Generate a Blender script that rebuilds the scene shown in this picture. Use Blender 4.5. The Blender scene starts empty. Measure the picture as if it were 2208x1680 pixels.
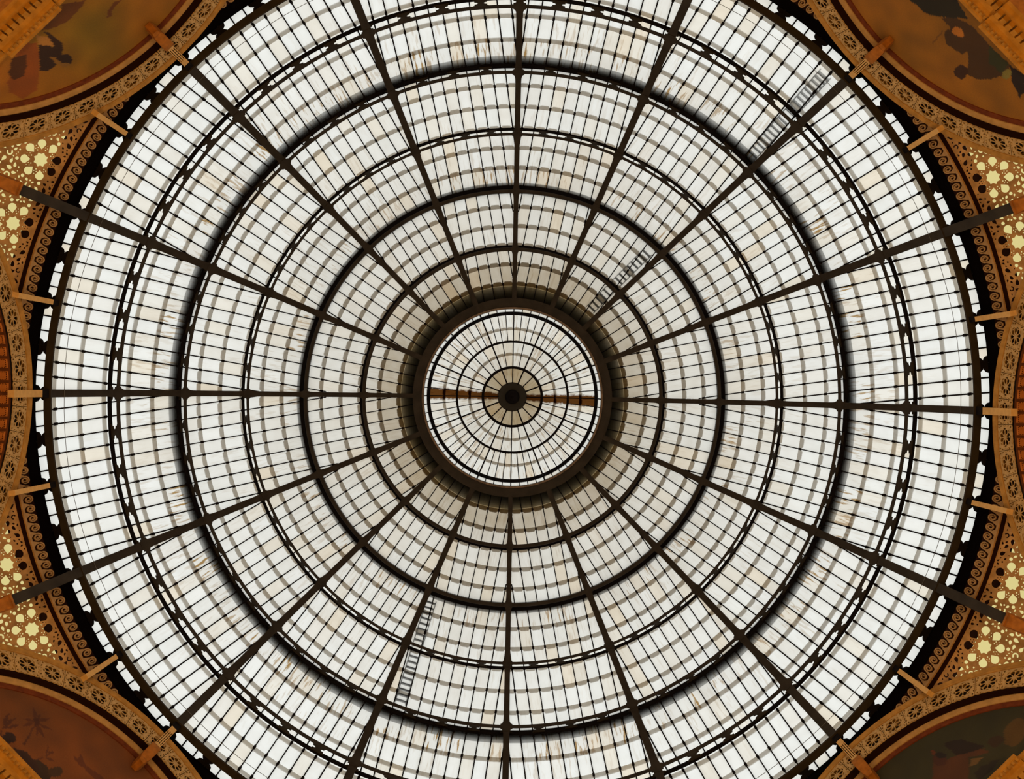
import bpy, bmesh, math, random
from math import sin, cos, pi, radians as rad, sqrt, atan2, tan
from mathutils import Vector, Matrix

random.seed(7)
SC = bpy.context.scene
COL = SC.collection

# ------------------------------------------------------------------ camera, sky, light, exposure
F = 1685.0                      # focal length in pixels of the 2208 x 1680 frame
CAMZ = 1.6
CAM = Vector((-0.03, -0.49, CAMZ))
ROLL = rad(1.06)
cd = bpy.data.cameras.new('camera'); cam = bpy.data.objects.new('camera', cd); COL.objects.link(cam)
cd.sensor_width = 36.0; cd.sensor_fit = 'HORIZONTAL'; cd.lens = F * 36.0 / 2208.0
cd.clip_end = 500
cam.location = CAM
cam.rotation_mode = 'XYZ'
cam.rotation_euler = (pi, 0, -ROLL)
SC.camera = cam

w = bpy.data.worlds.new('overcast_sky'); SC.world = w; w.use_nodes = True
bg = w.node_tree.nodes['Background']
bg.inputs['Color'].default_value = (0.89, 0.98, 1.05, 1)
bg.inputs['Strength'].default_value = 2.28

SC.view_settings.view_transform = 'Standard'
SC.view_settings.look = 'None'
SC.view_settings.gamma = 1.0
SC.view_settings.use_curve_mapping = False
SC.view_settings.exposure = 0.0
SC.cycles.max_bounces = 10
SC.cycles.diffuse_bounces = 6
SC.cycles.transparent_max_bounces = 24

def lamp(name, loc, power, color, radius):
    l = bpy.data.lights.new(name, 'POINT'); l.energy = power; l.color = color; l.shadow_soft_size = radius
    o = bpy.data.objects.new(name, l); o.location = loc; COL.objects.link(o); return o
WARM = (1.0, 0.57, 0.17)
LAMP_POWER = 1180
for k in range(8):              # added warm lamps, unseen and without fixtures, lighting the hall from below
    a = rad(22.5 + 45 * k)
    lamp('unseen_warm_lamp', (13.5 * cos(a), 13.5 * sin(a), 16.0), LAMP_POWER, WARM, 0.35)

# ------------------------------------------------------------------ helpers
H0 = 30.4                       # height of the springing ring above the eye
ZB = CAMZ                       # z = h + ZB
RIN, RG = 18.04, 18.61          # inner face of the ironwork, glass
def phi_of(rho, R=RG):          # elevation on the dome sphere whose picture radius (seen from the axis) is rho
    lo, hi = -0.2, pi / 2
    for _ in range(60):
        m = (lo + hi) / 2
        if F * R * cos(m) / (H0 + R * sin(m)) > rho: lo = m
        else: hi = m
    return (lo + hi) / 2
def sph(R, phi, th=0.0):
    return Vector((R * cos(phi) * cos(th), R * cos(phi) * sin(th), ZB + H0 + R * sin(phi)))

def mat(name, color, rough=0.7, metallic=0.0, noise=0.0, nscale=3.0, color2=None, bump=0.0, spec=0.2):
    m = bpy.data.materials.new(name); m.use_nodes = True
    nt = m.node_tree; b = nt.nodes['Principled BSDF']
    b.inputs['Base Color'].default_value = (*color, 1); b.inputs['Roughness'].default_value = rough
    b.inputs['Metallic'].default_value = metallic; b.inputs['Specular IOR Level'].default_value = spec
    if noise > 0 or color2:
        tc = nt.nodes.new('ShaderNodeTexCoord'); n = nt.nodes.new('ShaderNodeTexNoise')
        n.inputs['Scale'].default_value = nscale; n.inputs['Detail'].default_value = 6
        nt.links.new(tc.outputs['Object'], n.inputs['Vector'])
        r = nt.nodes.new('ShaderNodeValToRGB')
        c2 = color2 or tuple(c * (1 - noise) for c in color)
        r.color_ramp.elements[0].position = 0.35; r.color_ramp.elements[1].position = 0.65
        r.color_ramp.elements[0].color = (*color, 1); r.color_ramp.elements[1].color = (*c2, 1)
        nt.links.new(n.outputs['Fac'], r.inputs['Fac']); nt.links.new(r.outputs['Color'], b.inputs['Base Color'])
        if bump:
            bp = nt.nodes.new('ShaderNodeBump'); bp.inputs['Strength'].default_value = bump
            nt.links.new(n.outputs['Fac'], bp.inputs['Height']); nt.links.new(bp.outputs['Normal'], b.inputs['Normal'])
    return m

M = {}
M['iron'] = mat('iron_brown', (0.037, 0.028, 0.018), 0.75, noise=0.35, nscale=1.5, spec=0.15)
M['iron_dark'] = mat('iron_dark', (0.009, 0.007, 0.007), 0.8, noise=0.3, nscale=2, spec=0.05)
M['gutter'] = mat('gutter_black', (0.003, 0.002, 0.002), 0.9, spec=0.0)
M['rail'] = mat('rail_brown', (0.22, 0.14, 0.08), 0.5, noise=0.5, nscale=4)
M['tan'] = mat('stucco_tan', (0.52, 0.33, 0.13), 0.85, noise=0.25, nscale=6)
M['scroll'] = mat('stucco_scroll', (0.42, 0.235, 0.085), 0.85, noise=0.25, nscale=5)
M['mould'] = mat('moulding_ochre', (0.42, 0.22, 0.05), 0.85, noise=0.3, nscale=4)
M['tanmould'] = mat('moulding_tan', (0.43, 0.25, 0.085), 0.85, noise=0.25, nscale=4)
M['back'] = mat('recess_brown', (0.035, 0.022, 0.008), 0.9, noise=0.4, nscale=5)
M['darkline'] = mat('recess_dark', (0.018, 0.007, 0.004), 0.9, spec=0.0)
M['red'] = mat('red_line', (0.16, 0.035, 0.008), 0.9, noise=0.4, nscale=5)
M['cream'] = mat('keystone_cream', (0.66, 0.39, 0.13), 0.8, noise=0.15, nscale=5)
M['orange'] = mat('console_orange', (0.36, 0.125, 0.015), 0.8, noise=0.35, nscale=5)
M['cornice'] = mat('cornice_orange', (0.42, 0.185, 0.018), 0.8, noise=0.3, nscale=4)
M['fret'] = mat('fret_plaster', (0.50, 0.27, 0.09), 0.85, noise=0.35, nscale=3)
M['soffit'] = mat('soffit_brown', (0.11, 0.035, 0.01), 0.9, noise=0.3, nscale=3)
M['wall'] = mat('wall_ochre', (0.34, 0.20, 0.07), 0.9, noise=0.3, nscale=1)
M['cable'] = mat('cable_grey', (0.10, 0.10, 0.10), 0.6)
M['ladder'] = mat('ladder_grey', (0.05, 0.047, 0.042), 0.7, noise=0.3, nscale=8)

def glass_mat(name, trans=0.50, tl=(0.43, 0.395, 0.345), tint=(0.46, 0.42, 0.37), rustband=False):
    """frosted pane: diffusing glass, partly see-through; obj.color r = dirt and painted shade, g = rust"""
    m = bpy.data.materials.new(name); m.use_nodes = True
    nt = m.node_tree; N = nt.nodes; L = nt.links
    N.remove(N['Principled BSDF'])
    out = N['Material Output']
    oi = N.new('ShaderNodeObjectInfo'); sep = N.new('ShaderNodeSeparateColor'); L.new(oi.outputs['Color'], sep.inputs['Color'])
    tc = N.new('ShaderNodeTexCoord')
    mp = N.new('ShaderNodeMapping'); mp.inputs['Scale'].default_value = (0.7, 5.0, 0.7)
    add = N.new('ShaderNodeVectorMath'); add.operation = 'ADD'
    mul = N.new('ShaderNodeMath'); mul.operation = 'MULTIPLY'; mul.inputs[1].default_value = 60
    L.new(oi.outputs['Random'], mul.inputs[0])
    L.new(tc.outputs['Object'], mp.inputs['Vector']); L.new(mp.outputs['Vector'], add.inputs[0]); L.new(mul.outputs[0], add.inputs[1])
    st = N.new('ShaderNodeTexNoise'); st.inputs['Scale'].default_value = 1.6; st.inputs['Detail'].default_value = 5
    L.new(add.outputs['Vector'], st.inputs['Vector'])
    cl = N.new('ShaderNodeTexNoise'); cl.inputs['Scale'].default_value = 1.3; cl.inputs['Detail'].default_value = 3
    add2 = N.new('ShaderNodeVectorMath'); add2.operation = 'ADD'
    L.new(tc.outputs['Object'], add2.inputs[0]); L.new(mul.outputs[0], add2.inputs[1]); L.new(add2.outputs['Vector'], cl.inputs['Vector'])
    # per pane tint: clean white, cool, beige
    rr = N.new('ShaderNodeValToRGB'); rr.color_ramp.interpolation = 'LINEAR'
    e = rr.color_ramp.elements
    e[0].position = 0.0; e[0].color = (1.0, 1.0, 1.0, 1)
    e[1].position = 1.0; e[1].color = (0.96, 0.87, 0.75, 1)
    for p, c in ((0.5, (0.98, 0.99, 1.0, 1)), (0.78, (0.97, 0.955, 0.935, 1)), (0.92, (0.96, 0.92, 0.86, 1))):
        x = e.new(p); x.color = c
    L.new(oi.outputs['Random'], rr.inputs['Fac'])
    # dirt, with shade painted into the inner dome rows
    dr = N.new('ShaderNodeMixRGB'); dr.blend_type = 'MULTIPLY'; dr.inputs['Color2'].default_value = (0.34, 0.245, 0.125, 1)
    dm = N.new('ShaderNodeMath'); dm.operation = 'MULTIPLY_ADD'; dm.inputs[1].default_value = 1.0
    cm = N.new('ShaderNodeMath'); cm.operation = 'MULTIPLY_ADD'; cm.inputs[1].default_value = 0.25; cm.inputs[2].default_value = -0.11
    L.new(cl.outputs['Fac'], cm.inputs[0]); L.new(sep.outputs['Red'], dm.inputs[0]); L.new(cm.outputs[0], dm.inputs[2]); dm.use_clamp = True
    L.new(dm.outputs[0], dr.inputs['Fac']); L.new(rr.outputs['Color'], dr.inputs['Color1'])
    # rust streaks running down the slope
    sr = N.new('ShaderNodeMapRange'); sr.inputs['From Min'].default_value = 0.52; sr.inputs['From Max'].default_value = 0.63
    L.new(st.outputs['Fac'], sr.inputs['Value'])
    sm = N.new('ShaderNodeMath'); sm.operation = 'MULTIPLY'; L.new(sr.outputs['Result'], sm.inputs[0]); L.new(sep.outputs['Green'], sm.inputs[1]); sm.use_clamp = True
    ru = N.new('ShaderNodeMixRGB'); ru.blend_type = 'MULTIPLY'; ru.inputs['Color2'].default_value = (0.46, 0.29, 0.12, 1)
    L.new(sm.outputs[0], ru.inputs['Fac']); L.new(dr.outputs['Color'], ru.inputs['Color1'])
    last = ru
    if rustband:                # rust run-off along the ridge line of the lantern roof
        ge = N.new('ShaderNodeNewGeometry'); sx = N.new('ShaderNodeSeparateXYZ'); L.new(ge.outputs['Position'], sx.inputs[0])
        tl_ = N.new('ShaderNodeMath'); tl_.operation = 'MULTIPLY_ADD'; tl_.inputs[1].default_value = -0.03; L.new(sx.outputs['X'], tl_.inputs[0]); L.new(sx.outputs['Y'], tl_.inputs[2])
        aa = N.new('ShaderNodeMath'); aa.operation = 'ABSOLUTE'; L.new(tl_.outputs[0], aa.inputs[0])
        ax = N.new('ShaderNodeMath'); ax.operation = 'ABSOLUTE'; L.new(sx.outputs['X'], ax.inputs[0])
        ab = N.new('ShaderNodeMath'); ab.operation = 'MULTIPLY_ADD'; ab.inputs[1].default_value = -0.035; L.new(ax.outputs[0], ab.inputs[0]); L.new(aa.outputs[0], ab.inputs[2])
        wn = N.new('ShaderNodeTexNoise'); wn.inputs['Scale'].default_value = 5; L.new(ge.outputs['Position'], wn.inputs['Vector'])
        ad = N.new('ShaderNodeMath'); ad.operation = 'MULTIPLY_ADD'; ad.inputs[1].default_value = 0.25; L.new(wn.outputs['Fac'], ad.inputs[0]); L.new(ab.outputs[0], ad.inputs[2])
        mr = N.new('ShaderNodeMapRange'); mr.inputs['From Min'].default_value = 0.38; mr.inputs['From Max'].default_value = 0.24
        L.new(ad.outputs[0], mr.inputs['Value'])
        rb = N.new('ShaderNodeMixRGB'); rb.blend_type = 'MULTIPLY'; rb.inputs['Color2'].default_value = (0.13, 0.05, 0.012, 1)
        L.new(mr.outputs['Result'], rb.inputs['Fac']); L.new(ru.outputs['Color'], rb.inputs['Color1']); last = rb
    c1 = N.new('ShaderNodeMixRGB'); c1.blend_type = 'MULTIPLY'; c1.inputs['Fac'].default_value = 1; c1.inputs['Color2'].default_value = (*tl, 1)
    c2 = N.new('ShaderNodeMixRGB'); c2.blend_type = 'MULTIPLY'; c2.inputs['Fac'].default_value = 1; c2.inputs['Color2'].default_value = (*tint, 1)
    L.new(last.outputs['Color'], c1.inputs['Color1']); L.new(last.outputs['Color'], c2.inputs['Color1'])
    t = N.new('ShaderNodeBsdfTranslucent'); L.new(c1.outputs['Color'], t.inputs['Color'])
    tr = N.new('ShaderNodeBsdfTransparent'); L.new(c2.outputs['Color'], tr.inputs['Color'])
    mx = N.new('ShaderNodeMixShader'); mx.inputs['Fac'].default_value = trans
    L.new(t.outputs['BSDF'], mx.inputs[1]); L.new(tr.outputs['BSDF'], mx.inputs[2])
    L.new(mx.outputs['Shader'], out.inputs['Surface'])
    return m
M['frost'] = glass_mat('frosted_glass')
M['frost_lantern'] = glass_mat('frosted_glass_lantern', rustband=True)
m = bpy.data.materials.new('clear_glass_edge'); m.use_nodes = True
m.node_tree.nodes.remove(m.node_tree.nodes['Principled BSDF'])
_t = m.node_tree.nodes.new('ShaderNodeBsdfTransparent'); m.node_tree.links.new(_t.outputs[0], m.node_tree.nodes['Material Output'].inputs['Surface'])
M['clear'] = m
m = bpy.data.materials.new('cream_glass'); m.use_nodes = True
m.node_tree.nodes.remove(m.node_tree.nodes['Principled BSDF'])
_t = m.node_tree.nodes.new('ShaderNodeBsdfTranslucent'); _t.inputs['Color'].default_value = (0.60, 0.53, 0.33, 1)
m.node_tree.links.new(_t.outputs[0], m.node_tree.nodes['Material Output'].inputs['Surface'])
M['creamglass'] = m

class MB:
    def __init__(s): s.v = []; s.f = []; s.m = []
    def face(s, pts, mi=0):
        n = len(s.v); s.v.extend([tuple(p) for p in pts]); s.f.append(tuple(range(n, n + len(pts)))); s.m.append(mi)
    def hexa(s, a, b, mi=0):     # a: 4 points, b: 4 points opposite
        n = len(s.v); s.v.extend([tuple(p) for p in a] + [tuple(p) for p in b])
        for q in ((0, 3, 2, 1), (4, 5, 6, 7), (0, 1, 5, 4), (1, 2, 6, 5), (2, 3, 7, 6), (3, 0, 4, 7)):
            s.f.append(tuple(n + k for k in q)); s.m.append(mi)
    def box(s, x0, x1, y0, y1, z0, z1, mi=0):
        s.hexa([(x0, y0, z0), (x1, y0, z0), (x1, y1, z0), (x0, y1, z0)], [(x0, y0, z1), (x1, y0, z1), (x1, y1, z1), (x0, y1, z1)], mi)
    def sweep(s, secs, closed=False, mi=0, caps=True):   # secs: list of equal-length rings of points
        n = len(s.v); k = len(secs[0])
        for q in secs: s.v.extend([tuple(p) for p in q])
        m = len(secs)
        for i in range(m if closed else m - 1):
            j = (i + 1) % m
            for a in range(k):
                b = (a + 1) % k
                s.f.append((n + i * k + a, n + i * k + b, n + j * k + b, n + j * k + a)); s.m.append(mi)
        if not closed and caps:
            s.f.append(tuple(n + a for a in reversed(range(k)))); s.m.append(mi)
            s.f.append(tuple(n + (m - 1) * k + a for a in range(k))); s.m.append(mi)
    def prism(s, poly, fn, d0, d1, mi=0):                # poly in 2d, fn(u, v, d) -> point
        k = len(poly); n = len(s.v)
        s.v.extend([tuple(fn(u, v, d0)) for u, v in poly]); s.v.extend([tuple(fn(u, v, d1)) for u, v in poly])
        s.f.append(tuple(n + a for a in range(k))); s.m.append(mi)
        s.f.append(tuple(n + k + a for a in reversed(range(k)))); s.m.append(mi)
        for a in range(k):
            b = (a + 1) % k
            s.f.append((n + a, n + k + a, n + k + b, n + b)); s.m.append(mi)
    def lathe(s, prof, n=128, a0=0.0, a1=2 * pi, mi=0, caps=True):   # closed profile of (R, z)
        closed = abs(a1 - a0 - 2 * pi) < 1e-6
        cnt = n if closed else n + 1
        s.sweep([[(R * cos(a0 + (a1 - a0) * i / n), R * sin(a0 + (a1 - a0) * i / n), z) for R, z in prof] for i in range(cnt)], closed, mi, caps)
    def mesh(s, name, mats, smooth=False):
        me = bpy.data.meshes.new(name); me.from_pydata(s.v, [], s.f)
        for q in mats: me.materials.append(q)
        if len(mats) > 1: me.polygons.foreach_set('material_index', s.m)
        bm = bmesh.new(); bm.from_mesh(me); bmesh.ops.recalc_face_normals(bm, faces=bm.faces); bm.to_mesh(me); bm.free()
        if smooth: me.polygons.foreach_set('use_smooth', [True] * len(me.polygons))
        me.update(); return me
    def build(s, name, mats, parent=None, smooth=False, rot=0.0):
        if not isinstance(mats, (list, tuple)): mats = [mats]
        return ob(name, s.mesh(name, mats, smooth), parent, rot)
def ob(name, me, parent=None, rot=0.0, color=None):
    o = bpy.data.objects.new(name, me); COL.objects.link(o)
    if parent is not None: o.parent = parent
    if rot: o.rotation_euler = (0, 0, rot)
    if color: o.color = color
    return o
def tag(o, label, cat, group=None, kind=None):
    o['label'] = label; o['category'] = cat
    if group: o['group'] = group
    if kind: o['kind'] = kind
    return o
def thing(name, label, cat, group=None, rot=0.0, kind=None):
    o = bpy.data.objects.new(name, None); COL.objects.link(o); o.rotation_euler = (0, 0, rot); o.empty_display_size = 0.3
    return tag(o, label, cat, group, kind)
def struct(o, label, cat='wall'):
    return tag(o, label, cat, kind='structure')

MURAL = {45: 'dark-green mural', 135: 'palm-tree mural', 225: 'seated-figure mural', 315: 'robed-figures mural'}
def near(a):
    """nearest mural to the direction a (degrees), its distance, and the mural on the other side"""
    ds = sorted(MURAL, key=lambda k: abs((a - k + 180) % 360 - 180))
    return MURAL[ds[0]], abs((a - ds[0] + 180) % 360 - 180), MURAL[ds[1]]
HALF = rad(11.25)

# ------------------------------------------------------------------ floor and lower walls (the octagon hall)
b = MB(); b.lathe([(0.001, 0.0), (27.0, 0.0), (27.0, -0.3), (0.001, -0.3)], 64)
fl = b.build('floor', mat('floor_marble', (0.20, 0.15, 0.10), 0.4, noise=0.5, nscale=0.8)); struct(fl, 'worn marble floor under the dome', 'floor')
DW = 18.2                       # wall planes of the octagon
HS = 21.54                      # arch springing above the eye
SIDE = {0: 'east', 45: 'southeast', 90: 'south', 135: 'southwest', 180: 'west', 225: 'northwest', 270: 'north', 315: 'northeast'}
def arch_wall(b, x0, x1, r):
    poly = [(-r, 0.0), (r, 0.0)] + [(r * cos(pi * i / 32), ZB + HS + r * sin(pi * i / 32)) for i in range(33)]
    b.prism(poly, lambda u, v, d: (d, u, v), x0, x1)
for a, nm in SIDE.items():
    b = MB()
    if a in MURAL:
        arch_wall(b, 18.52, 18.80, 7.0); lab = 'ochre wall carrying the ' + MURAL[a]
    elif a in (90, 270):
        arch_wall(b, 18.52, 18.80, 7.0); lab = 'plain ochre wall added to cut light on the %s side of the hall' % nm  # wall added across an open arm to reduce the daylight
    else:
        arch_wall(b, 20.9, 21.2, 7.0); b.box(18.4, 20.9, 6.95, 7.4, 0, ZB + HS); b.box(18.4, 20.9, -7.4, -6.95, 0, ZB + HS)  # end wall put in to hold daylight back from the open arm
        lab = 'added light-blocking end wall behind the coffered arch on the %s side' % nm
    o = b.build('wall_' + nm, M['wall'], rot=rad(a)); struct(o, lab)

# ------------------------------------------------------------------ drum, gutter and scroll frieze under the glass
b = MB()
b.lathe([(18.66, ZB + 30.36), (18.56, ZB + 30.40), (18.50, ZB + 30.2), (18.50, ZB + 29.50), (19.05, ZB + 29.50), (19.05, ZB + 30.36)], 128)
o = b.build('gutter_ring', M['gutter'], smooth=False); tag(o, 'black iron gutter ring at the foot of the glass dome', 'gutter')
b = MB()
b.lathe([(18.46, ZB + 29.5), (18.46, ZB + 28.66), (19.1, ZB + 28.66), (19.1, ZB + 29.5)], 128)
o = b.build('trim_1', M['darkline']); struct(o, 'dark drum ring behind the scroll frieze', 'trim')

fr = thing('scroll_frieze', 'ring frieze of tan running scrolls on the black drum', 'frieze')
b = MB(); b.lathe([(18.46, ZB + 28.68), (18.40, ZB + 28.68), (18.40, ZB + 28.80), (18.46, ZB + 28.80)], 192)
b.build('base_band', M['scroll'], fr)
NS = 320; CW = 2 * pi / NS
def drum(a, v, d):              # a cell units along the ring, v 0..1 height, d depth towards the hall
    th = -a * CW; R = 18.45 - d
    return (R * cos(th), R * sin(th), ZB + 28.70 + 0.80 * v)
b = MB()
ctr = []
for i in range(31):
    t = i / 30; an = rad(185) - rad(610) * t; r = 0.40 - 0.31 * t
    ctr.append((0.5 + r * cos(an), 0.60 + 0.82 * r * sin(an), an, 0.064 - 0.018 * t))
L1 = []; L2 = []
for (u, v, an, hw) in ctr:
    L1.append((u + hw * cos(an), v + 0.82 * hw * sin(an))); L2.append((u - hw * cos(an), v - 0.82 * hw * sin(an)))
for i in range(30):
    q = [L1[i], L1[i + 1], L2[i + 1], L2[i]]
    b.hexa([drum(u, v, 0.0) for u, v in q], [drum(u, v, 0.03) for u, v in q])
for q in ([(-0.28, 0.08), (0.10, 0.08), (0.19, 0.56), (0.015, 0.56)], [(0.10, 0.08), (0.72, 0.08), (0.36, 0.20), (0.12, 0.40)]):
    b.hexa([drum(u, v, 0.0) for u, v in q], [drum(u, v, 0.025) for u, v in q])
sm = b.mesh('scroll', [M['scroll']])
for k in range(NS):
    a = (k + 0.5) * 360 / NS
    if abs(sin(rad(a))) < sin(rad(60)):
        ob('scroll', sm, fr, rad(a))

# ------------------------------------------------------------------ dome glass: bays of overlapping panes between the ribs
ROWS = [1046, 989, 934, 881, 829, 777, 727, 677, 631, 584, 541, 498, 456, 413, 371, 330, 288, 246, 203]
OV = 4.6
def bar_s(phi):
    xs = [rad(q) for q in (-3, 2, 14, 26, 40, 60, 80)]; ys = [0.575, 0.59, 0.622, 0.64, 0.648, 0.655, 0.66]
    for i in range(len(xs) - 1):
        if phi <= xs[i + 1]:
            t = max(0, (phi - xs[i]) / (xs[i + 1] - xs[i])); return ys[i] + (ys[i + 1] - ys[i]) * t
    return ys[-1]
def on_bay(R, phi, y):          # bay frame: axis along +x, y across
    r = R * cos(phi); return Vector((sqrt(max(r * r - y * y, 1e-6)), y, ZB + H0 + R * sin(phi)))
def lim(phi, R=RG): return R * cos(phi) * sin(HALF) - 0.07
PANES = []                      # (mesh, dirt and lantern shade, rust)
DIRT_SHADE = [0, 0, 0.01, 0.02, 0.04, 0.13, 0.08, 0.10, 0.13, 0.17, 0.21, 0.27, 0.25, 0.28, 0.32, 0.46, 0.70, 0.96]  # grime per row; innermost rows also have the lantern curb's shade painted in
RUST = [0.0, 0.0, 0.1, 0.15, 0.35, 1.0, 0.1, 0.12, 0.2, 0.2, 0.3, 0.85, 0.1, 0.1, 0.2, 0.2, 0.3, 0.3]
for r in range(len(ROWS) - 1):
    pl = phi_of(ROWS[r] + (OV if r else 0)); pu = phi_of(ROWS[r + 1] - OV)
    cham = r >= 6
    K = int(lim(pl) / bar_s(pl)) + 1
    for k in range(-K, K):
        def edge(kk, ph):
            return max(-lim(ph), min(lim(ph), kk * bar_s(ph)))
        l0, l1, u0, u1 = edge(k, pl), edge(k + 1, pl), edge(k, pu), edge(k + 1, pu)
        if l1 - l0 < 0.03 and u1 - u0 < 0.03: continue
        g = 0.0008
        def P(ph, y, low, d):
            return on_bay(RG + (0.020 if low else 0.0) + d, ph, y)
        wl = l1 - l0
        if cham and wl > 0.3:
            pc = pl + (pu - pl) * 0.10; c = 0.20 * wl
            def ed(t): return (l0 + (u0 - l0) * 0.10, l1 + (u1 - l1) * 0.10)
            e0, e1 = ed(0)
            low = [(pl, l0 + c), (pl, l1 - c), (pc, e1 - g)]; low2 = [(pc, e0 + g)]
        else:
            low = [(pl, l0 + g), (pl, l1 - g)]; low2 = []
        pts = [(ph, y, True) for ph, y in low] + [(pu, max(u1 - g, u0 + g), False), (pu, min(u0 + g, u1 - g) if u1 - u0 > 2 * g else u0, False)] + [(ph, y, True) for ph, y in low2]
        b = MB(); n = len(pts)
        inn = [P(ph, y, lo, 0.0) for ph, y, lo in pts]; out = [P(ph, y, lo, 0.012) for ph, y, lo in pts]
        b.face(inn, 0); b.face(out, 1)
        for i in range(n):
            j = (i + 1) % n; b.face([inn[i], inn[j], out[j], out[i]], 1)
        me = bpy.data.meshes.new('pane'); me.from_pydata(b.v, [], b.f)
        me.materials.append(M['frost']); me.materials.append(M['clear']); me.polygons.foreach_set('material_index', b.m); me.update()
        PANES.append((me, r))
BARS = []
phi_lo, phi_hi = phi_of(1040), phi_of(207)
for k in range(-11, 12):
    secs = []; b = MB()
    n = 46
    for i in range(n + 1):
        ph = phi_lo + (phi_hi - phi_lo) * i / n
        y = k * bar_s(ph)
        if abs(y) > lim(ph) - 0.02: break
        hw = 0.026; p0, p1 = RG - 0.09, RG + 0.05
        secs.append([on_bay(p0, ph, y - hw), on_bay(p0, ph, y + hw), on_bay(p1, ph, y + hw), on_bay(p1, ph, y - hw)])
    if len(secs) < 3: continue
    b.sweep(secs)
    for rr in ROWS[1:-1]:        # clips where the panes overlap
        ph = phi_of(rr); y = k * bar_s(ph)
        if abs(y) < lim(ph) - 0.05:
            q = [(ph - 0.0035, y - 0.055), (ph - 0.0035, y + 0.055), (ph + 0.0035, y + 0.055), (ph + 0.0035, y - 0.055)]
            b.hexa([on_bay(RG - 0.11, p, yy) for p, yy in q], [on_bay(RG - 0.02, p, yy) for p, yy in q])
    BARS.append(b.mesh('glazing_bar', [M['iron_dark']]))
for i in range(16):
    a = 11.25 + 22.5 * i
    m1, d, m2 = near(a)
    lab = ('glass bay of overlapping frosted panes beside the %s rib, towards the %s' if d < 20 else
           'glass bay of overlapping frosted panes second from the %s rib, towards the %s') % (m1, m2)
    root = thing('glazed_bay', lab, 'skylight', 'glazed bays between the dome ribs', rad(a))
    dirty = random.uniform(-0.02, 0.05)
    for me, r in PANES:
        ob('pane', me, root, 0, (max(0, min(1, DIRT_SHADE[r] + dirty + random.uniform(-0.03, 0.05))), RUST[r] * random.choice((0.15, 0.4, 0.7, 1.0)), random.random(), 1))
    for me in BARS:
        ob('glazing_bar', me, root)

# ------------------------------------------------------------------ iron ribs
PHR = [0.0] + [phi_of(q, RIN) for q in (849, 705, 570, 446, 320)] + [rad(71.6)]
def rib_pt(R, ph, y): return Vector((R * cos(ph), y, ZB + H0 + R * sin(ph)))
def rib_hw(ph):
    t = ph / PHR[-1]
    w_ = 0.185 - 0.03 * t
    for q in PHR[1:6]: w_ += 0.045 * math.exp(-((ph - q) / rad(1.0)) ** 2)
    return w_
b = MB(); secs = []
NR = 84
for i in range(NR + 1):
    ph = PHR[-1] * i / NR; hw = rib_hw(ph)
    secs.append([rib_pt(RIN, ph, -hw), rib_pt(RIN, ph, hw), rib_pt(RIN + 0.05, ph, hw), rib_pt(RIN + 0.05, ph, -hw)])
b.sweep(secs); FLANGE = b.mesh('flange', [M['iron']])
b = MB(); secs = []
for i in range(41):
    ph = PHR[-1] * i / 40; hw = 0.07
    secs.append([rib_pt(RIN + 0.05, ph, -hw), rib_pt(RIN + 0.05, ph, hw), rib_pt(RG + 0.06, ph, hw), rib_pt(RG + 0.06, ph, -hw)])
b.sweep(secs)
WEB = b.mesh('web', [M['iron_dark']])
b = MB(); secs = []
for i in range(41):
    ph = PHR[-1] * i / 40; hw = 0.12
    secs.append([rib_pt(RG + 0.06, ph, -hw), rib_pt(RG + 0.06, ph, hw), rib_pt(RG + 0.14, ph, hw), rib_pt(RG + 0.14, ph, -hw)])
b.sweep(secs); CAPB = b.mesh('cap_strip', [M['iron_dark']])
GUS = []
for j, q in enumerate(PHR[1:6]):
    s_ = 0.30 if j < 2 else 0.26
    b = MB(); e = s_ / RIN
    poly = [(-e, -0.16), (-e * 0.55, -s_ * 0.72), (-e * 0.4, -s_), (e * 0.4, -s_), (e * 0.55, -s_ * 0.72), (e, -0.16), (e, 0.16), (e * 0.55, s_ * 0.72), (e * 0.4, s_), (-e * 0.4, s_), (-e * 0.55, s_ * 0.72), (-e, 0.16)]
    b.prism(poly, lambda u, v, d, q=q: rib_pt(RIN + d, q + u, v), -0.012, 0.03)
    GUS.append(b.mesh('gusset', [M['iron']]))
b = MB(); b.box(RIN - 0.04, RIN + 0.36, -0.185, 0.185, ZB + 26.05, ZB + H0 + 0.05); POST = b.mesh('post', [M['iron']])
for i in range(16):
    a = 22.5 * i; m1, d, m2 = near(a)
    if d < 1: lab = 'dark iron dome rib meeting the fluted keystone of the %s' % m1
    elif d > 44: lab = 'dark iron dome rib midway between the %s and the %s' % tuple(sorted((m1, m2)))
    else: lab = 'dark iron dome rib next to that of the %s, towards the %s' % (m1, m2)
    root = thing('dome_rib', lab, 'rib', 'iron ribs of the glass dome', rad(a))
    fl_ = ob('flange', FLANGE, root)
    if i % 4 == 0: fl_.scale = (1, 0.84, 1)
    ob('web', WEB, root); ob('cap_strip', CAPB, root)
    for g_ in GUS: ob('gusset', g_, root)
    if i % 4 in (1, 3): ob('post', POST, root)

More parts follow.
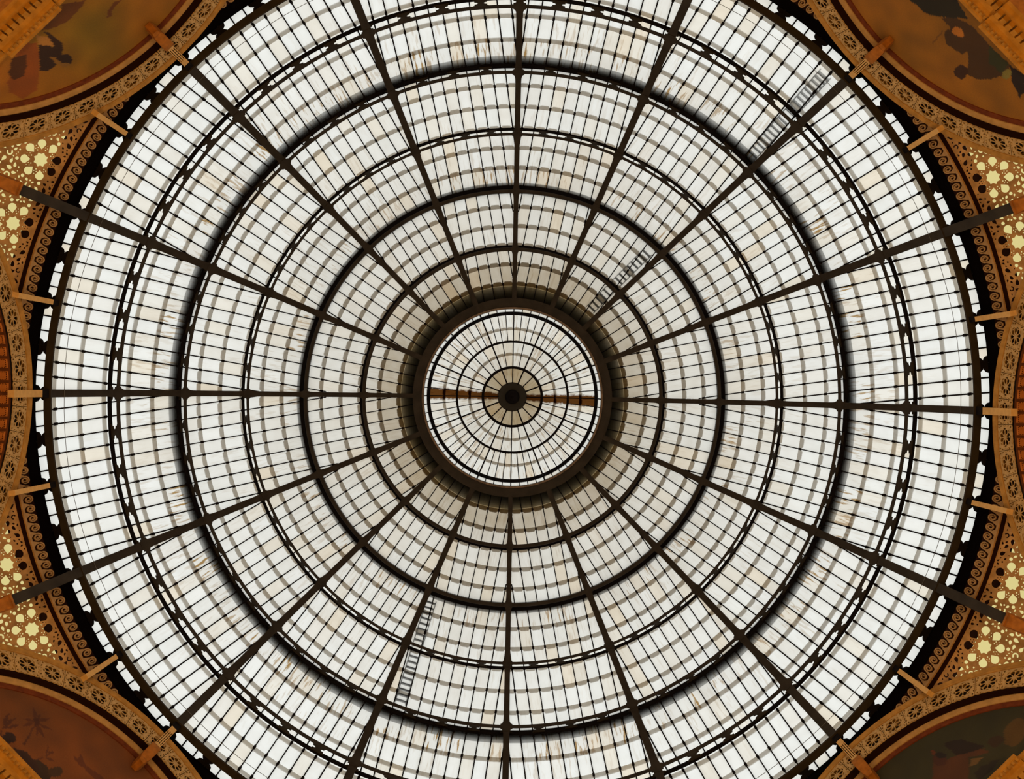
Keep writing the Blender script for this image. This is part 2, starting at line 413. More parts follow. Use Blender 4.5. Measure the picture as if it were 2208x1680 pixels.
# ------------------------------------------------------------------ ring girders
def ring_sec(R0, R1, ph, hw_ang, n=192):
    """closed ring of rectangular section between radii R0 and R1, +-hw_ang in elevation"""
    return [[sph(R0, ph - hw_ang, 2 * pi * i / n), sph(R0, ph + hw_ang, 2 * pi * i / n), sph(R1, ph + hw_ang, 2 * pi * i / n), sph(R1, ph - hw_ang, 2 * pi * i / n)] for i in range(n)]
HG = [(-0.32, 0), (-0.30, 0.14), (-0.19, 0.20), (-0.25, 0.32), (-0.15, 0.36), (-0.085, 0.5), (-0.15, 0.64), (-0.25, 0.68), (-0.19, 0.80), (-0.30, 0.86), (-0.32, 1)]
HG = HG + [(-u, v) for u, v in reversed(HG)]
def girder(label, ph, hw_in, hw_out, orn=True, scale=1.0, name='ring_girder'):
    root = thing(name, label, 'girder', 'ring girders of the dome')
    b = MB(); b.sweep(ring_sec(RIN + 0.005, RIN + 0.05, ph, hw_in / RIN), True); b.build('inner_chord', M['iron'], root)
    b = MB(); b.sweep(ring_sec(RG - 0.12, RG - 0.06, ph, hw_out / RG), True); b.build('outer_chord', M['iron_dark'], root)
    if orn:
        b = MB(); R0, R1 = RIN + 0.05, RG - 0.1
        b.prism(HG, lambda u, v, d: rib_pt(R0 + (R1 - R0) * v, ph + d / RIN, u * scale), -0.03, 0.03)
        me = b.mesh('ornament', [M['iron']])
        for k in range(64): ob('ornament', me, root, rad(5.625 * k))
    return root
girder('lattice ring girder with bow-tie ornaments, lowest one above the springing ring', PHR[1], 0.09, 0.10, scale=1.15)
girder('lattice ring girder backed by the wide dark outside walkway', PHR[2], 0.085, 0.12)
girder('slim double ring girder between the two outside walkways', PHR[3], 0.07, 0.075)
girder('thick ring girder under the narrower outside walkway', PHR[4], 0.10, 0.12, orn=False)
girder('single ring girder closest to the lantern eye', PHR[5], 0.105, 0.09, orn=False)
root = thing('springing_ring', 'wide brown iron ring at the springing of the glass dome', 'girder')
b = MB(); b.lathe([(17.96, ZB + H0 - 0.02), (18.24, ZB + H0 - 0.02), (18.24, ZB + H0 + 0.10), (17.96, ZB + H0 + 0.06)], 192); b.build('ring_beam', M['iron'], root)
BT = [(-0.27, 0), (-0.27, 0.16), (-0.20, 0.36), (-0.05, 0.5), (-0.21, 0.60), (-0.30, 0.74), (-0.34, 1)]; BT = BT + [(-u, v) for u, v in reversed(BT)]
b = MB(); b.prism(BT, lambda u, v, d: (18.2 + 0.42 * v, u, ZB + H0 + d), 0.0, 0.12); me = b.mesh('ornament', [M['iron_dark']])
for k in range(64): ob('ornament', me, root, rad(5.625 * k))

# thin cable stretched from rib to rib just above the springing ring
b = MB(); secs = []
n = 160
for i in range(n):
    th = 2 * pi * i / n; fr_ = (math.degrees(th) % 22.5) / 22.5
    ph = rad(3.1) - 0.0016 * sin(pi * fr_); c = sph(RIN - 0.01, ph, th); u = Vector((cos(th), sin(th), 0)); r = 0.011
    secs.append([c + u * r * cos(q) + Vector((0, 0, r * sin(q))) for q in (0, pi / 2, pi, 3 * pi / 2)])
b.sweep(secs, True); o = b.build('cable', M['cable']); tag(o, 'thin dark cable strung round the dome just above the springing ring', 'cable')

# ------------------------------------------------------------------ outside: walkways and ladders seen through the glass
def walkway(label, r_out, r_in, dR):
    """boarded walkway laid on the slope just outside the panes, with a handrail"""
    p0, p1 = phi_of(r_out, RG + dR), phi_of(r_in, RG + dR); n = 128
    root = thing('roof_walkway', label, 'walkway', 'walkways outside the glass')
    b = MB(); b.sweep([[sph(R, p, 2 * pi * i / n) for R, p in ((RG + dR, p0), (RG + dR, p1), (RG + dR + 0.05, p1), (RG + dR + 0.05, p0))] for i in range(n)], True)
    b.build('deck', M['iron_dark'], root)
    c = sph(RG + dR + 0.05, p0); R, z = c.x, c.z
    b = MB(); b.lathe([(R, z + 0.95), (R + 0.05, z + 0.95), (R + 0.05, z + 1.0), (R, z + 1.0)], 96); b.build('handrail', M['iron_dark'], root)
    b = MB(); b.box(R, R + 0.05, -0.025, 0.025, z - 0.05, z + 0.95); pm = b.mesh('stanchion', [M['iron_dark']])
    for k in range(16): ob('stanchion', pm, root, rad(22.5 * k))
    return root
walkway('dark ring walkway outside the glass, wider of the two', 740, 714, 0.12)
walkway('dark ring walkway outside the glass, narrower one nearer the lantern', 464, 441, 0.10)

def to_dir(px, py):             # direction of a photo pixel, in the hall's axes
    x, y = (px - 1104.0) / F, (py - 840.0) / F
    c, s_ = cos(-ROLL), sin(-ROLL)
    return Vector((x * c - y * s_, x * s_ + y * c, 1.0))
def hit_sphere(px, py, R):
    d = to_dir(px, py); o = CAM - Vector((0, 0, ZB + H0))
    A = d.dot(d); B = 2 * o.dot(d); C = o.dot(o) - R * R
    return CAM + d * ((-B + sqrt(B * B - 4 * A * C)) / (2 * A))
def hit_plane(px, py, ang, D):
    d = to_dir(px, py); n = Vector((cos(ang), sin(ang), 0)); t = (D - CAM.dot(n)) / d.dot(n); p = CAM + d * t
    return p.dot(Vector((-sin(ang), cos(ang), 0))), p.z - ZB
def ladder(label, p0, p1, wid, pitch=0.33):
    A = hit_sphere(*p0, RG + 0.16); B_ = hit_sphere(*p1, RG + 0.16); cen = Vector((0, 0, ZB + H0))
    n = max(2, int((A - B_).length / pitch)); root = thing('roof_ladder', label, 'ladder', 'ladders outside the glass')
    cl = []
    for i in range(n + 1):
        q = A.lerp(B_, i / n); q = cen + (q - cen).normalized() * (RG + 0.045); cl.append(q)
    side = ((B_ - A).cross(A - cen)).normalized(); up = ((A + B_) / 2 - cen).normalized(); along = (B_ - A).normalized()
    for s_ in (-1, 1):
        b = MB(); b.sweep([[q + side * (s_ * wid / 2 + e) + up * f for e, f in ((-0.025, 0), (0.025, 0), (0.025, 0.07), (-0.025, 0.07))] for q in cl])
        b.build('rail', M['ladder'], root)
    for i in range(n):
        q = cl[i].lerp(cl[i + 1], 0.5); b = MB()
        c4 = [(-wid / 2, -0.06), (wid / 2, -0.06), (wid / 2, 0.06), (-wid / 2, 0.06)]
        b.hexa([q + side * e + along * f for e, f in c4], [q + side * e + along * f + up * 0.03 for e, f in c4]); b.build('rung', M['ladder'], root)
ladder('grey ladder outside the glass below the wide walkway, beside the robed-figures mural rib', (1783, 156), (1622, 333), 0.56)
ladder('grey ladder outside the glass between lantern and narrow walkway, on the robed-figures side', (1399, 541), (1272, 668), 0.58)
ladder('grey ladder outside the glass between both walkways, towards the palm-tree mural', (930, 1296), (862, 1520), 0.55)

# ------------------------------------------------------------------ roof lantern over the eye of the dome
lan = thing('roof_lantern', 'round glazed roof lantern with dark central hub crowning the dome', 'skylight')
def Lh(R): return 52.2 - 2.2 * (R / 5.4) ** 1.7
def lpt(R, th, d=0.0): return (R * cos(th), R * sin(th), ZB + Lh(R) + d)
b = MB(); b.lathe([(6.05, ZB + 47.42), (5.52, ZB + 47.42), (5.43, ZB + 47.62), (5.43, ZB + 48.0), (5.62, ZB + 48.1), (6.05, ZB + 48.15)], 96); b.build('eye_ring', M['iron'], lan)
b = MB(); b.sweep([[((5.44 + 0.06 * cos(q)) * cos(t), (5.44 + 0.06 * cos(q)) * sin(t), ZB + 47.40 + 0.06 * sin(q)) for q in [k * pi / 4 for k in range(8)]] for t in [2 * pi * i / 128 for i in range(128)]], True)
b.build('rail', M['rail'], lan, smooth=True)
for R, hw in ((5.42, 0.06), (3.62, 0.065), (1.95, 0.085)):
    b = MB(); b.lathe([(R - hw, ZB + Lh(R) - 0.10), (R + hw, ZB + Lh(R) - 0.10), (R + hw, ZB + Lh(R) + 0.03), (R - hw, ZB + Lh(R) + 0.03)], 128); b.build('ring_bar', M['iron_dark'], lan)
b = MB(); b.lathe([(5.24, ZB + 49.80), (5.44, ZB + 49.74), (5.44, ZB + 49.95), (5.24, ZB + 49.92)], 128); b.build('eaves_ring', M['iron_dark'], lan)
def lbar(R0, R1, hw, drum_=False):
    b = MB(); secs = []
    for i in range(9):
        R = R0 + (R1 - R0) * i / 8
        secs.append([(R, -hw, ZB + Lh(R) - 0.07), (R, hw, ZB + Lh(R) - 0.07), (R, hw, ZB + Lh(R) + 0.02), (R, -hw, ZB + Lh(R) + 0.02)])
    b.sweep(secs)
    if drum_: b.box(5.38, 5.48, -hw, hw, ZB + 48.0, ZB + 49.95)
    return b.mesh('glazing_bar', [M['iron_dark']])
full, half_, quart, thick = lbar(0.9, 5.42, 0.034, True), lbar(1.95, 5.42, 0.026, True), lbar(3.62, 5.42, 0.026, True), lbar(0.9, 5.42, 0.045, True)
for k in range(64):
    me = (thick if k % 8 == 4 else full) if k % 4 == 0 else (half_ if k % 2 == 0 else quart)
    ob('glazing_bar', me, lan, rad(360 / 64 * k))
def lpane(R0, R1, half, n, low):      # R0 outer, R1 inner
    b = MB(); g = 0.01
    a0, a1 = half - g / R0, half - g / R1
    if low:
        pts = [(R0, -a0 * 0.62), (R0, a0 * 0.62), (R0 - 0.10, a0), (R1, a1), (R1, -a1), (R0 - 0.10, -a0)]
    else: pts = [(R0, -a0), (R0, a0), (R1, a1), (R1, -a1)]
    lift = lambda R: 0.03 * max(0.0, (R - R1) / (R0 - R1))
    inn = [lpt(R, t, lift(R)) for R, t in pts]; out = [lpt(R, t, lift(R) + 0.012) for R, t in pts]
    b.face(inn, 0); b.face(out, 1)
    for i in range(len(pts)): j = (i + 1) % len(pts); b.face([inn[i], inn[j], out[j], out[i]], 1)
    me = bpy.data.meshes.new('pane'); me.from_pydata(b.v, [], b.f); me.materials.append(M['frost_lantern']); me.materials.append(M['clear']); me.polygons.foreach_set('material_index', b.m); me.update()
    return me
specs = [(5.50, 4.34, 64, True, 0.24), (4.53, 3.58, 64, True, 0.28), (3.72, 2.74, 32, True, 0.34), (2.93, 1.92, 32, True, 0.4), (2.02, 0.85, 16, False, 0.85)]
for R0, R1, n, low, dirt in specs:
    me = lpane(R0, R1, pi / n, n, low)
    for k in range(n):
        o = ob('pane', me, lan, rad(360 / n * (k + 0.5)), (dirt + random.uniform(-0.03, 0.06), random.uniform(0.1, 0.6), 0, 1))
        if me.materials[0] == M['frost_lantern']: pass
b = MB(); a0 = pi / 64 - 0.002
inn = [(5.45 * cos(t), 5.45 * sin(t), z) for t, z in ((-a0, ZB + 48.02), (a0, ZB + 48.02), (a0, ZB + 49.9), (-a0, ZB + 49.9))]
out = [(x * 1.002, y * 1.002, z) for x, y, z in inn]
b.face(inn, 0); b.face(out, 1)
for i in range(4): j = (i + 1) % 4; b.face([inn[i], inn[j], out[j], out[i]], 1)
dm = bpy.data.meshes.new('side_pane'); dm.from_pydata(b.v, [], b.f); dm.materials.append(M['frost']); dm.materials.append(M['clear']); dm.polygons.foreach_set('material_index', b.m)
for k in range(64): ob('side_pane', dm, lan, rad(360 / 64 * (k + 0.5)), (0.12, 0.1, 0, 1))
b = MB(); b.lathe([(0.98, ZB + 52.02), (0.98, ZB + 52.16), (0.30, ZB + 52.3), (0.30, ZB + 52.12)], 32)
b.build('hub_disc', mat('hub_grey', (0.03, 0.027, 0.02), 0.8), lan)
b = MB(); b.lathe([(0.001, ZB + 51.6), (0.28, ZB + 51.62), (0.42, ZB + 51.8), (0.48, ZB + 52.1), (0.40, ZB + 52.3), (0.001, ZB + 52.3)], 32); b.build('hub', M['iron_dark'], lan, smooth=True)
b = MB()
def ringlet(cy, cz, r, tr=0.022):
    b.sweep([[(5.28 + tr * cos(q), cy + (r + tr * sin(q)) * cos(t), cz + (r + tr * sin(q)) * sin(t)) for q in (0, pi / 2, pi, 3 * pi / 2)] for t in [2 * pi * i / 16 for i in range(16)]], True)
for s_ in (-1, 1):
    ringlet(0.13 * s_, ZB + 49.55, 0.11); ringlet(0.34 * s_, ZB + 49.68, 0.08); ringlet(0.10 * s_, ZB + 49.25, 0.08)
    ringlet(0.5 * s_, ZB + 49.76, 0.05)
b.box(5.26, 5.44, -0.03, 0.03, ZB + 48.9, ZB + 49.95)
me = b.mesh('scroll_bracket', [M['iron_dark']])
for k in range(8): ob('scroll_bracket', me, lan, rad(22.5 + 45 * k))
b = MB(); b.lathe([(5.62, ZB + 48.26), (6.85, ZB + 48.00), (6.85, ZB + 48.06), (5.62, ZB + 48.34)], 64); b.build('shading_curb', M['iron_dark'], lan)  # curb outside the panes, added and widened to shade the innermost row

# ------------------------------------------------------------------ arches of the octagon: rosette bands
def fill_curve(loops, extrude):
    cu = bpy.data.curves.new('tmp', 'CURVE'); cu.dimensions = '2D'; cu.fill_mode = 'BOTH'; cu.extrude = extrude
    for lp in loops:
        sp = cu.splines.new('POLY'); sp.points.add(len(lp) - 1); sp.use_cyclic_u = True
        for p, (u, v) in zip(sp.points, lp): p.co = (u, v, 0, 1)
    o = bpy.data.objects.new('tmp', cu); COL.objects.link(o)
    dg = bpy.context.evaluated_depsgraph_get()
    me = bpy.data.meshes.new_from_object(o.evaluated_get(dg))
    bpy.data.objects.remove(o); bpy.data.curves.remove(cu)
    return me
def circ(cx, cy, r, n=12, a0=0.0): return [(cx + r * cos(a0 + 2 * pi * i / n), cy + r * sin(a0 + 2 * pi * i / n)) for i in range(n)]
def petal(cx, cy, an, r0, r1, hw, n=6):   # pointed towards the centre, round outside
    pts = [(r0, 0.0), (r0 + (r1 - r0) * 0.45, -hw * 0.9)]
    rc = r1 - hw
    for i in range(n + 1):
        t = -pi / 2 + pi * i / n; pts.append((rc + hw * cos(t), hw * sin(t)))
    pts.append((r0 + (r1 - r0) * 0.45, hw * 0.9))
    return [(cx + x * cos(an) - y * sin(an), cy + x * sin(an) + y * cos(an)) for x, y in pts]
RC = 7.26; TA = 0.94; TH = 0.80
def arch_pt(u, v, d, D=DW):     # u along the arc from the crown, v radial offset, d depth towards the hall; wall frame
    al = u / RC; r = RC + v
    return (D - d, r * sin(al), ZB + HS + r * cos(al))
loops = []
hu, hv = TA / 2 - 0.012, TH / 2
out = []
for i in range(9): out.append((-hu + 2 * hu * i / 8, -hv - (0.02 if i % 2 else 0)))
for i in range(9): out.append((hu - 2 * hu * i / 8, hv))
loops.append(out)
for k in range(8):
    loops.append(petal(0, 0, pi / 8 + k * pi / 4, 0.070, 0.300, 0.076))
    an = k * pi / 4
    loops.append([(q * cos(an + t), q * sin(an + t)) for q, t in ((0.292, -0.10), (0.325, -0.27), (0.352, 0.0), (0.325, 0.27), (0.292, 0.10))])
for sx in (-1, 1):
    for sy in (-1, 1):
        loops.append(petal(0.375 * sx, 0.335 * sy, atan2(-sy, -sx * 0.3) + pi, -0.055, 0.05, 0.034, 4))
        loops.append(petal(0.415 * sx, 0.19 * sy, pi / 2 * sy + 0.4 * sx, -0.06, 0.06, 0.024, 4))
        loops.append(petal(0.24 * sx, 0.368 * sy, 0.3 * sx * sy, -0.05, 0.05, 0.016, 4))
        loops.append(circ(0.425 * sx, 0.08 * sy, 0.022, 6))
    loops.append(circ(0.40 * sx, 0.0, 0.018, 6))
tile = fill_curve(loops, 0.015)
for v in tile.vertices: v.co = arch_pt(v.co.x, v.co.y, 0.055 + v.co.z)
tile.materials.clear(); tile.materials.append(M['tan']); tile.name = 'rosette_tile'
def arc_box(name, v0, v1, d0, d1, material, parent, amax=rad(66), D=DW, n=64, prof=None):
    b = MB(); secs = []
    P = prof or [(v0, d0), (v1, d0), (v1, d1), (v0, d1)]
    for i in range(n + 1):
        al = -amax + 2 * amax * i / n; secs.append([arch_pt(al * RC, v, d, D) for v, d in P])
    b.sweep(secs); return b.build(name, material, parent)
def rot_about_arch(al): return Matrix.Translation((0, 0, ZB + HS)) @ Matrix.Rotation(-al, 4, 'X') @ Matrix.Translation((0, 0, -(ZB + HS)))
NAMES45 = {k: v for k, v in MURAL.items()}
for a in (0, 45, 135, 180, 225, 315):
    if a in MURAL: lab = 'tan openwork rosette arch band framing the %s' % MURAL[a]
    else:
        m1, m2 = sorted((near(a)[0], near(a)[2])); lab = 'tan openwork rosette arch band edging the coffered arch between %s and %s' % (m1, m2)
    root = thing('arch_band', lab, 'arch', 'rosette arch bands round the dome', rad(a))
    for k in range(-8, 9):
        o = ob('rosette_tile', tile, root); o.matrix_local = rot_about_arch(k * TA / RC)
    arc_box('backing', -0.40, 0.40, -0.26, -0.15, M['back'], root)
    arc_box('outer_moulding', 0, 0, 0, 0, M['mould'], root, prof=[(0.40, -0.15), (0.40, 0.10), (0.44, 0.12), (0.47, 0.09), (0.60, 0.14), (0.64, 0.10), (0.66, -0.25)])
    if a in MURAL:
        arc_box('soffit_strip', -0.44, -0.40, -0.30, 0.02, M['darkline'], root)  # near-black colour stands for the shade under the band
        arc_box('inner_moulding', 0, 0, 0, 0, M['tanmould'], root, prof=[(-0.40, -0.30), (-0.40, -0.22), (-0.50, -0.17), (-0.60, -0.20), (-0.67, -0.24), (-0.67, -0.30)])
        arc_box('red_line', -0.88, -0.67, -0.31, -0.27, M['red'], root)

# coffered soffits of the two arches between the murals
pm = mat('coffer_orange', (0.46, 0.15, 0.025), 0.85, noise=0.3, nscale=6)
for a in (0, 180):
    m1, m2 = sorted((near(a)[0], near(a)[2]))
    root = thing('coffered_arch', 'arch soffit of orange square panels between %s and %s' % (m1, m2), 'arch', 'coffered arches', rad(a))
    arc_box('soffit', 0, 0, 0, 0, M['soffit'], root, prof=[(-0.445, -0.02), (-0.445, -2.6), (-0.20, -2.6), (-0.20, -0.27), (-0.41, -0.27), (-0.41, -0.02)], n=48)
    pit = 0.44 * RC / (RC - 0.44)
    b = MB()
    def sp(u, w_, d): # u along arc, w depth into the arch, d proud (downwards)
        return arch_pt(u * RC / (RC - 0.44), -0.44 - d, -w_)
    hs = 0.19; hu_ = 0.17; P0 = 0.08
    b.hexa([sp(-hu_, P0, 0), sp(hu_, P0, 0), sp(hu_, P0 + 2 * hs, 0), sp(-hu_, P0 + 2 * hs, 0)], [sp(-hu_ + .02, P0 + .02, 0.05), sp(hu_ - .02, P0 + .02, 0.05), sp(hu_ - .02, P0 - .02 + 2 * hs, 0.05), sp(-hu_ + .02, P0 - .02 + 2 * hs, 0.05)])
    pan = b.mesh('panel', [pm])
    b = MB()                    # dark dashes round the panel edge
    for q in range(4):
        for t in (-0.09, 0.0, 0.09) if q % 2 else (-0.105, -0.035, 0.035, 0.105):
            e = 0.135
            cu, cw = ((t, -e), (e, t), (t, e), (-e, t))[q]; du, dw = ((0.022, 0.012) if q % 2 == 0 else (0.012, 0.022))
            q4 = [(cu - du, cw - dw), (cu + du, cw - dw), (cu + du, cw + dw), (cu - du, cw + dw)]
            b.hexa([sp(x, P0 + hs + y, 0.045) for x, y in q4], [sp(x, P0 + hs + y, 0.055) for x, y in q4])
    dash = b.mesh('border_dashes', [M['darkline']])
    for j in range(4):
        for k in range(-16, 17):
            if j > 1 and abs(k) > 10: continue
            o = ob('panel', pan, root); o.matrix_local = Matrix.Translation((j * 0.45, 0, 0)) @ rot_about_arch((k + 0.5) * 0.44 / (RC - 0.44))
            if j == 0: d_ = ob('border_dashes', dash, o); d_.parent = o

# ------------------------------------------------------------------ spandrel screens of pierced plaster, backed by cream glass
RT = 1094.0
def arch_edge(th):              # where the arch moulding stands in direction th from the arch axis: picture radius and height
    s_ = DW * tan(th); h = HS + sqrt(max(0.2, (RC + 0.62) ** 2 - s_ * s_)); return F * (DW / cos(th)) / h, h
def span_pt(x, y, d=0.0):       # flattened coordinates (pixels from the axis), d metres beyond the face
    rho = sqrt(x * x + y * y); th = abs(atan2(y, x))
    rb, hb = arch_edge(min(th, rad(22.4))); ht = 28.66
    t = max(-0.05, min(1.2, (rho - RT) / max(8.0, rb - RT)))
    h = ht + (hb - ht) * t
    v = Vector((x, y, F)); p = v * (h / F); return p + v.normalized() * d + Vector((0, 0, ZB))
TH0 = None
for i in range(400):
    if arch_edge(rad(5 + 0.04 * i))[0] > RT + 2: TH0 = rad(5 + 0.04 * i); break
def pol(rho, th): return (rho * cos(th), rho * sin(th))
out = []
for i in range(25): th = TH0 + (rad(22.35) - TH0) * i / 24; out.append(pol(RT, th))
for i in range(25):
    th = rad(22.35) - (rad(22.35) - TH0) * i / 24; out.append(pol(min(arch_edge(th)[0] + 2, 1268), th))
ROS = pol(1145, rad(18.75)); ra = atan2(ROS[1], ROS[0])
loops = [out]
def rl(r, an): return (ROS[0] + r * cos(ra + an), ROS[1] + r * sin(ra + an))
star = []
for k in range(16): star.append(rl(16.2 if k % 2 == 0 else 12.6, k * pi / 8))
loops.append(star)
for k in range(8):
    an = pi / 8 + k * pi / 4
    loops.append(petal(ROS[0], ROS[1], ra + an, 22.5, 44.5, 9.6, 6))
    an2 = k * pi / 4
    for rr, tt, sz in ((22.5, 0.0, 1.5), (27.5, 0.10, 1.3), (27.5, -0.10, 1.3), (33, 0.0, 1.1)):
        p = rl(rr, an2 + tt); loops.append(circ(p[0], p[1], sz, 6))
def inside(p, mrg):
    rho = sqrt(p[0] ** 2 + p[1] ** 2); th = atan2(p[1], p[0])
    if rho < RT + mrg or th > rad(22.35) - mrg / 1150: return False
    return rho < min(arch_edge(th)[0], 1266) - mrg and th > TH0 + 0.004
used = []
def free(p, r):
    return all((p[0] - q[0]) ** 2 + (p[1] - q[1]) ** 2 > (r + q[2] + 1.1) ** 2 for q in used)
for k in range(16):
    for rr, sz in ((50, 3.9 if k % 2 else 2.0),):
        p = rl(rr + (1.5 if k % 2 else 0), k * pi / 8)
        if inside(p, sz + 1.5): loops.append(circ(p[0], p[1], sz, 9)); used.append((p[0], p[1], sz))
rnd = random.Random(3)
for _ in range(4200):           # leaf-shaped piercings in the rest of the field, large ones first
    p = pol(rnd.uniform(RT, 1262), rnd.uniform(TH0, rad(22.3))); sz = (7.0, 5.6, 4.4, 3.3, 2.4, 1.8)[_ // 700]
    dr = sqrt((p[0] - ROS[0]) ** 2 + (p[1] - ROS[1]) ** 2)
    if dr < 47.5 + sz or not inside(p, sz + 1.4) or not free(p, sz): continue
    used.append((p[0], p[1], sz)); an = rnd.uniform(0, 2 * pi)
    if sz > 5 and _ % 2:        # crescent
        o_ = [(sz * cos(t), sz * sin(t)) for t in [an + 4.4 * i / 9 for i in range(10)]]; i_ = [(sz * 0.5 * cos(t), sz * 0.5 * sin(t)) for t in [an + 4.4 * (9 - i) / 9 for i in range(10)]]
        loops.append([(p[0] + x, p[1] + y) for x, y in o_ + i_])
    else: loops.append(petal(p[0], p[1], an, -sz, sz, sz * 0.6, 4))
fret0 = fill_curve(loops, 1.0)
def fret_mesh(sgn):
    me = fret0.copy(); me.name = 'pierced_screen'
    for v in me.vertices: v.co = span_pt(v.co.x, v.co.y * sgn, 0.06 * (v.co.z + 1))
    me.materials.clear(); me.materials.append(M['fret']); me.update(); return me
def patch(sgn, r0, r1, d, thick, material, name):
    b = MB(); secs = []
    n = 14
    for i in range(n + 1):
        th = (TH0 - 0.01) + (rad(22.6) - TH0 + 0.01) * i / n
        re = min(arch_edge(min(th, rad(22.4)))[0] + 6, 1290)
        a, c = min(r0, re), min(r1, re)
        if c - a < 1: c = a + 1
        x0, y0 = pol(a, th); x1, y1 = pol(c, th)
        secs.append([span_pt(x0, y0 * sgn, d), span_pt(x1, y1 * sgn, d), span_pt(x1, y1 * sgn, d + thick), span_pt(x0, y0 * sgn, d + thick)])
    b.sweep(secs); return b.mesh(name, [material])
FR = {s_: fret_mesh(s_) for s_ in (-1, 1)}
DK = {s_: patch(s_, RT - 10, 1112, 0.42, 0.3, M['back'], 'dark_backing') for s_ in (-1, 1)}
GL = {s_: patch(s_, 1106, 1300, 0.80, 0.02, M['creamglass'], 'back_pane') for s_ in (-1, 1)}
for a in (0, 180, 45, 135, 225, 315):
    for s_ in (-1, 1):
        ang = a + 22.5 * s_
        if abs(sin(rad(ang))) > 0.5: continue
        m1 = near(ang)[0]; m2 = near(ang)[2]
        if a in MURAL: lab = 'pierced star-rosette spandrel screen beside the band of the %s, towards the %s' % (m1, m2)
        else: lab = 'pierced star-rosette spandrel screen beside the coffered arch, by the %s post, towards %s' % (m1, m2.replace(' mural', ''))
        root = thing('spandrel_screen', lab, 'screen', 'pierced spandrel screens', rad(a))
        ob('pierced_screen', FR[s_], root); ob('dark_backing', DK[s_], root); ob('back_pane', GL[s_], root)

# ------------------------------------------------------------------ keystones and posts hanging under the springing ring
for a in (0, 180):
    m1, m2 = sorted((near(a)[0], near(a)[2]))
    b = MB(); b.box(18.00, 18.24, -0.135, 0.135, ZB + 28.22, ZB + 29.92)
    root = thing('keystone', 'plain cream keystone block on the arch between %s and %s' % (m1, m2), 'keystone', 'plain keystones', rad(a))
    b.build('block', M['cream'], root)
    b = MB(); b.box(18.02, 18.3, -0.16, 0.16, ZB + 29.92, ZB + 30.38); b.build('seat', M['iron_dark'], root)
for a in MURAL:
    root = thing('keystone', 'fluted cream keystone with orange scroll console above the %s' % MURAL[a], 'keystone', 'fluted keystones', rad(a))
    b = MB(); b.box(18.04, 18.24, -0.125, 0.125, ZB + 28.42, ZB + 29.95)
    for y0, y1 in ((-0.125, -0.095), (-0.065, -0.015), (0.015, 0.065), (0.095, 0.125)): b.box(17.99, 18.04, y0, y1, ZB + 28.62, ZB + 29.62)
    b.box(17.99, 18.04, -0.125, 0.125, ZB + 28.42, ZB + 28.62); b.box(17.99, 18.04, -0.125, 0.125, ZB + 29.62, ZB + 29.95)
    b.build('fluted_block', M['cream'], root)
    b = MB()
    for y0, y1 in ((-0.095, -0.065), (-0.015, 0.015), (0.065, 0.095)): b.box(18.030, 18.036, y0, y1, ZB + 28.62, ZB + 29.62)
    b.build('flute', M['darkline'], root)
    b = MB(); secs = []
    for h, R, hw in ((28.46, 18.02, 0.15), (28.40, 17.92, 0.19), (28.28, 17.88, 0.20), (28.1, 17.87, 0.20), (27.9, 17.90, 0.195), (27.7, 17.97, 0.18), (27.58, 18.03, 0.165), (27.52, 18.02, 0.14), (27.42, 18.08, 0.11)):
        secs.append([(R, -hw, ZB + h), (R, hw, ZB + h), (18.49, hw, ZB + h), (18.49, -hw, ZB + h)])
    b.sweep(secs); b.build('scroll_console', M['orange'], root)
    b = MB(); b.box(18.02, 18.3, -0.15, 0.15, ZB + 29.95, ZB + 30.38); b.build('seat', M['iron_dark'], root)
for k in range(16):
    a = 11.25 + 22.5 * k
    if abs(sin(rad(a))) > 0.78: continue
    m1, d, m2 = near(a)
    lab = ('slim cream hanging post beside the %s arch band, towards the %s' if d < 20 else 'slim cream hanging post beside the coffered arch, on the %s side') % ((m1, m2) if d < 20 else m1)
    b = MB(); b.box(18.02, 18.26, -0.095, 0.095, ZB + 27.86, ZB + 29.97)
    root = thing('hanging_post', lab, 'post', 'slim posts under the springing ring', rad(a))
    b.build('shaft', M['cream'] if d > 20 else M['cream'], root)
    b = MB(); b.box(18.04, 18.3, -0.11, 0.11, ZB + 29.97, ZB + 30.38); b.build('seat', M['iron_dark'], root)
for ang in (22.5, 157.5, 202.5, 337.5):
    m1, d, m2 = near(ang)
    root = thing('corbel', 'small orange corbel carrying the iron rib post by the %s' % m1, 'corbel', 'corbels under the rib posts', rad(ang))
    b = MB(); secs = []
    for h, R, hw in ((26.05, 17.92, 0.22), (25.9, 17.92, 0.22), (25.8, 18.0, 0.2), (25.4, 18.15, 0.18), (24.9, 18.6, 0.16), (24.2, 19.2, 0.12)):
        secs.append([(R, -hw, ZB + h), (R, hw, ZB + h), (19.6, hw, ZB + h), (19.6, -hw, ZB + h)])
    b.sweep(secs); b.build('bracket', M['orange'], root)
    b = MB(); secs = []
    for i in range(2): secs.append([(19.5, (-1, 1)[i] * 1.1, ZB + 24)] * 3)
    b = MB(); b.box(17.88, 19.6, -0.25, 0.25, ZB + 25.97, ZB + 26.06); b.build('cap', M['orange'], root)

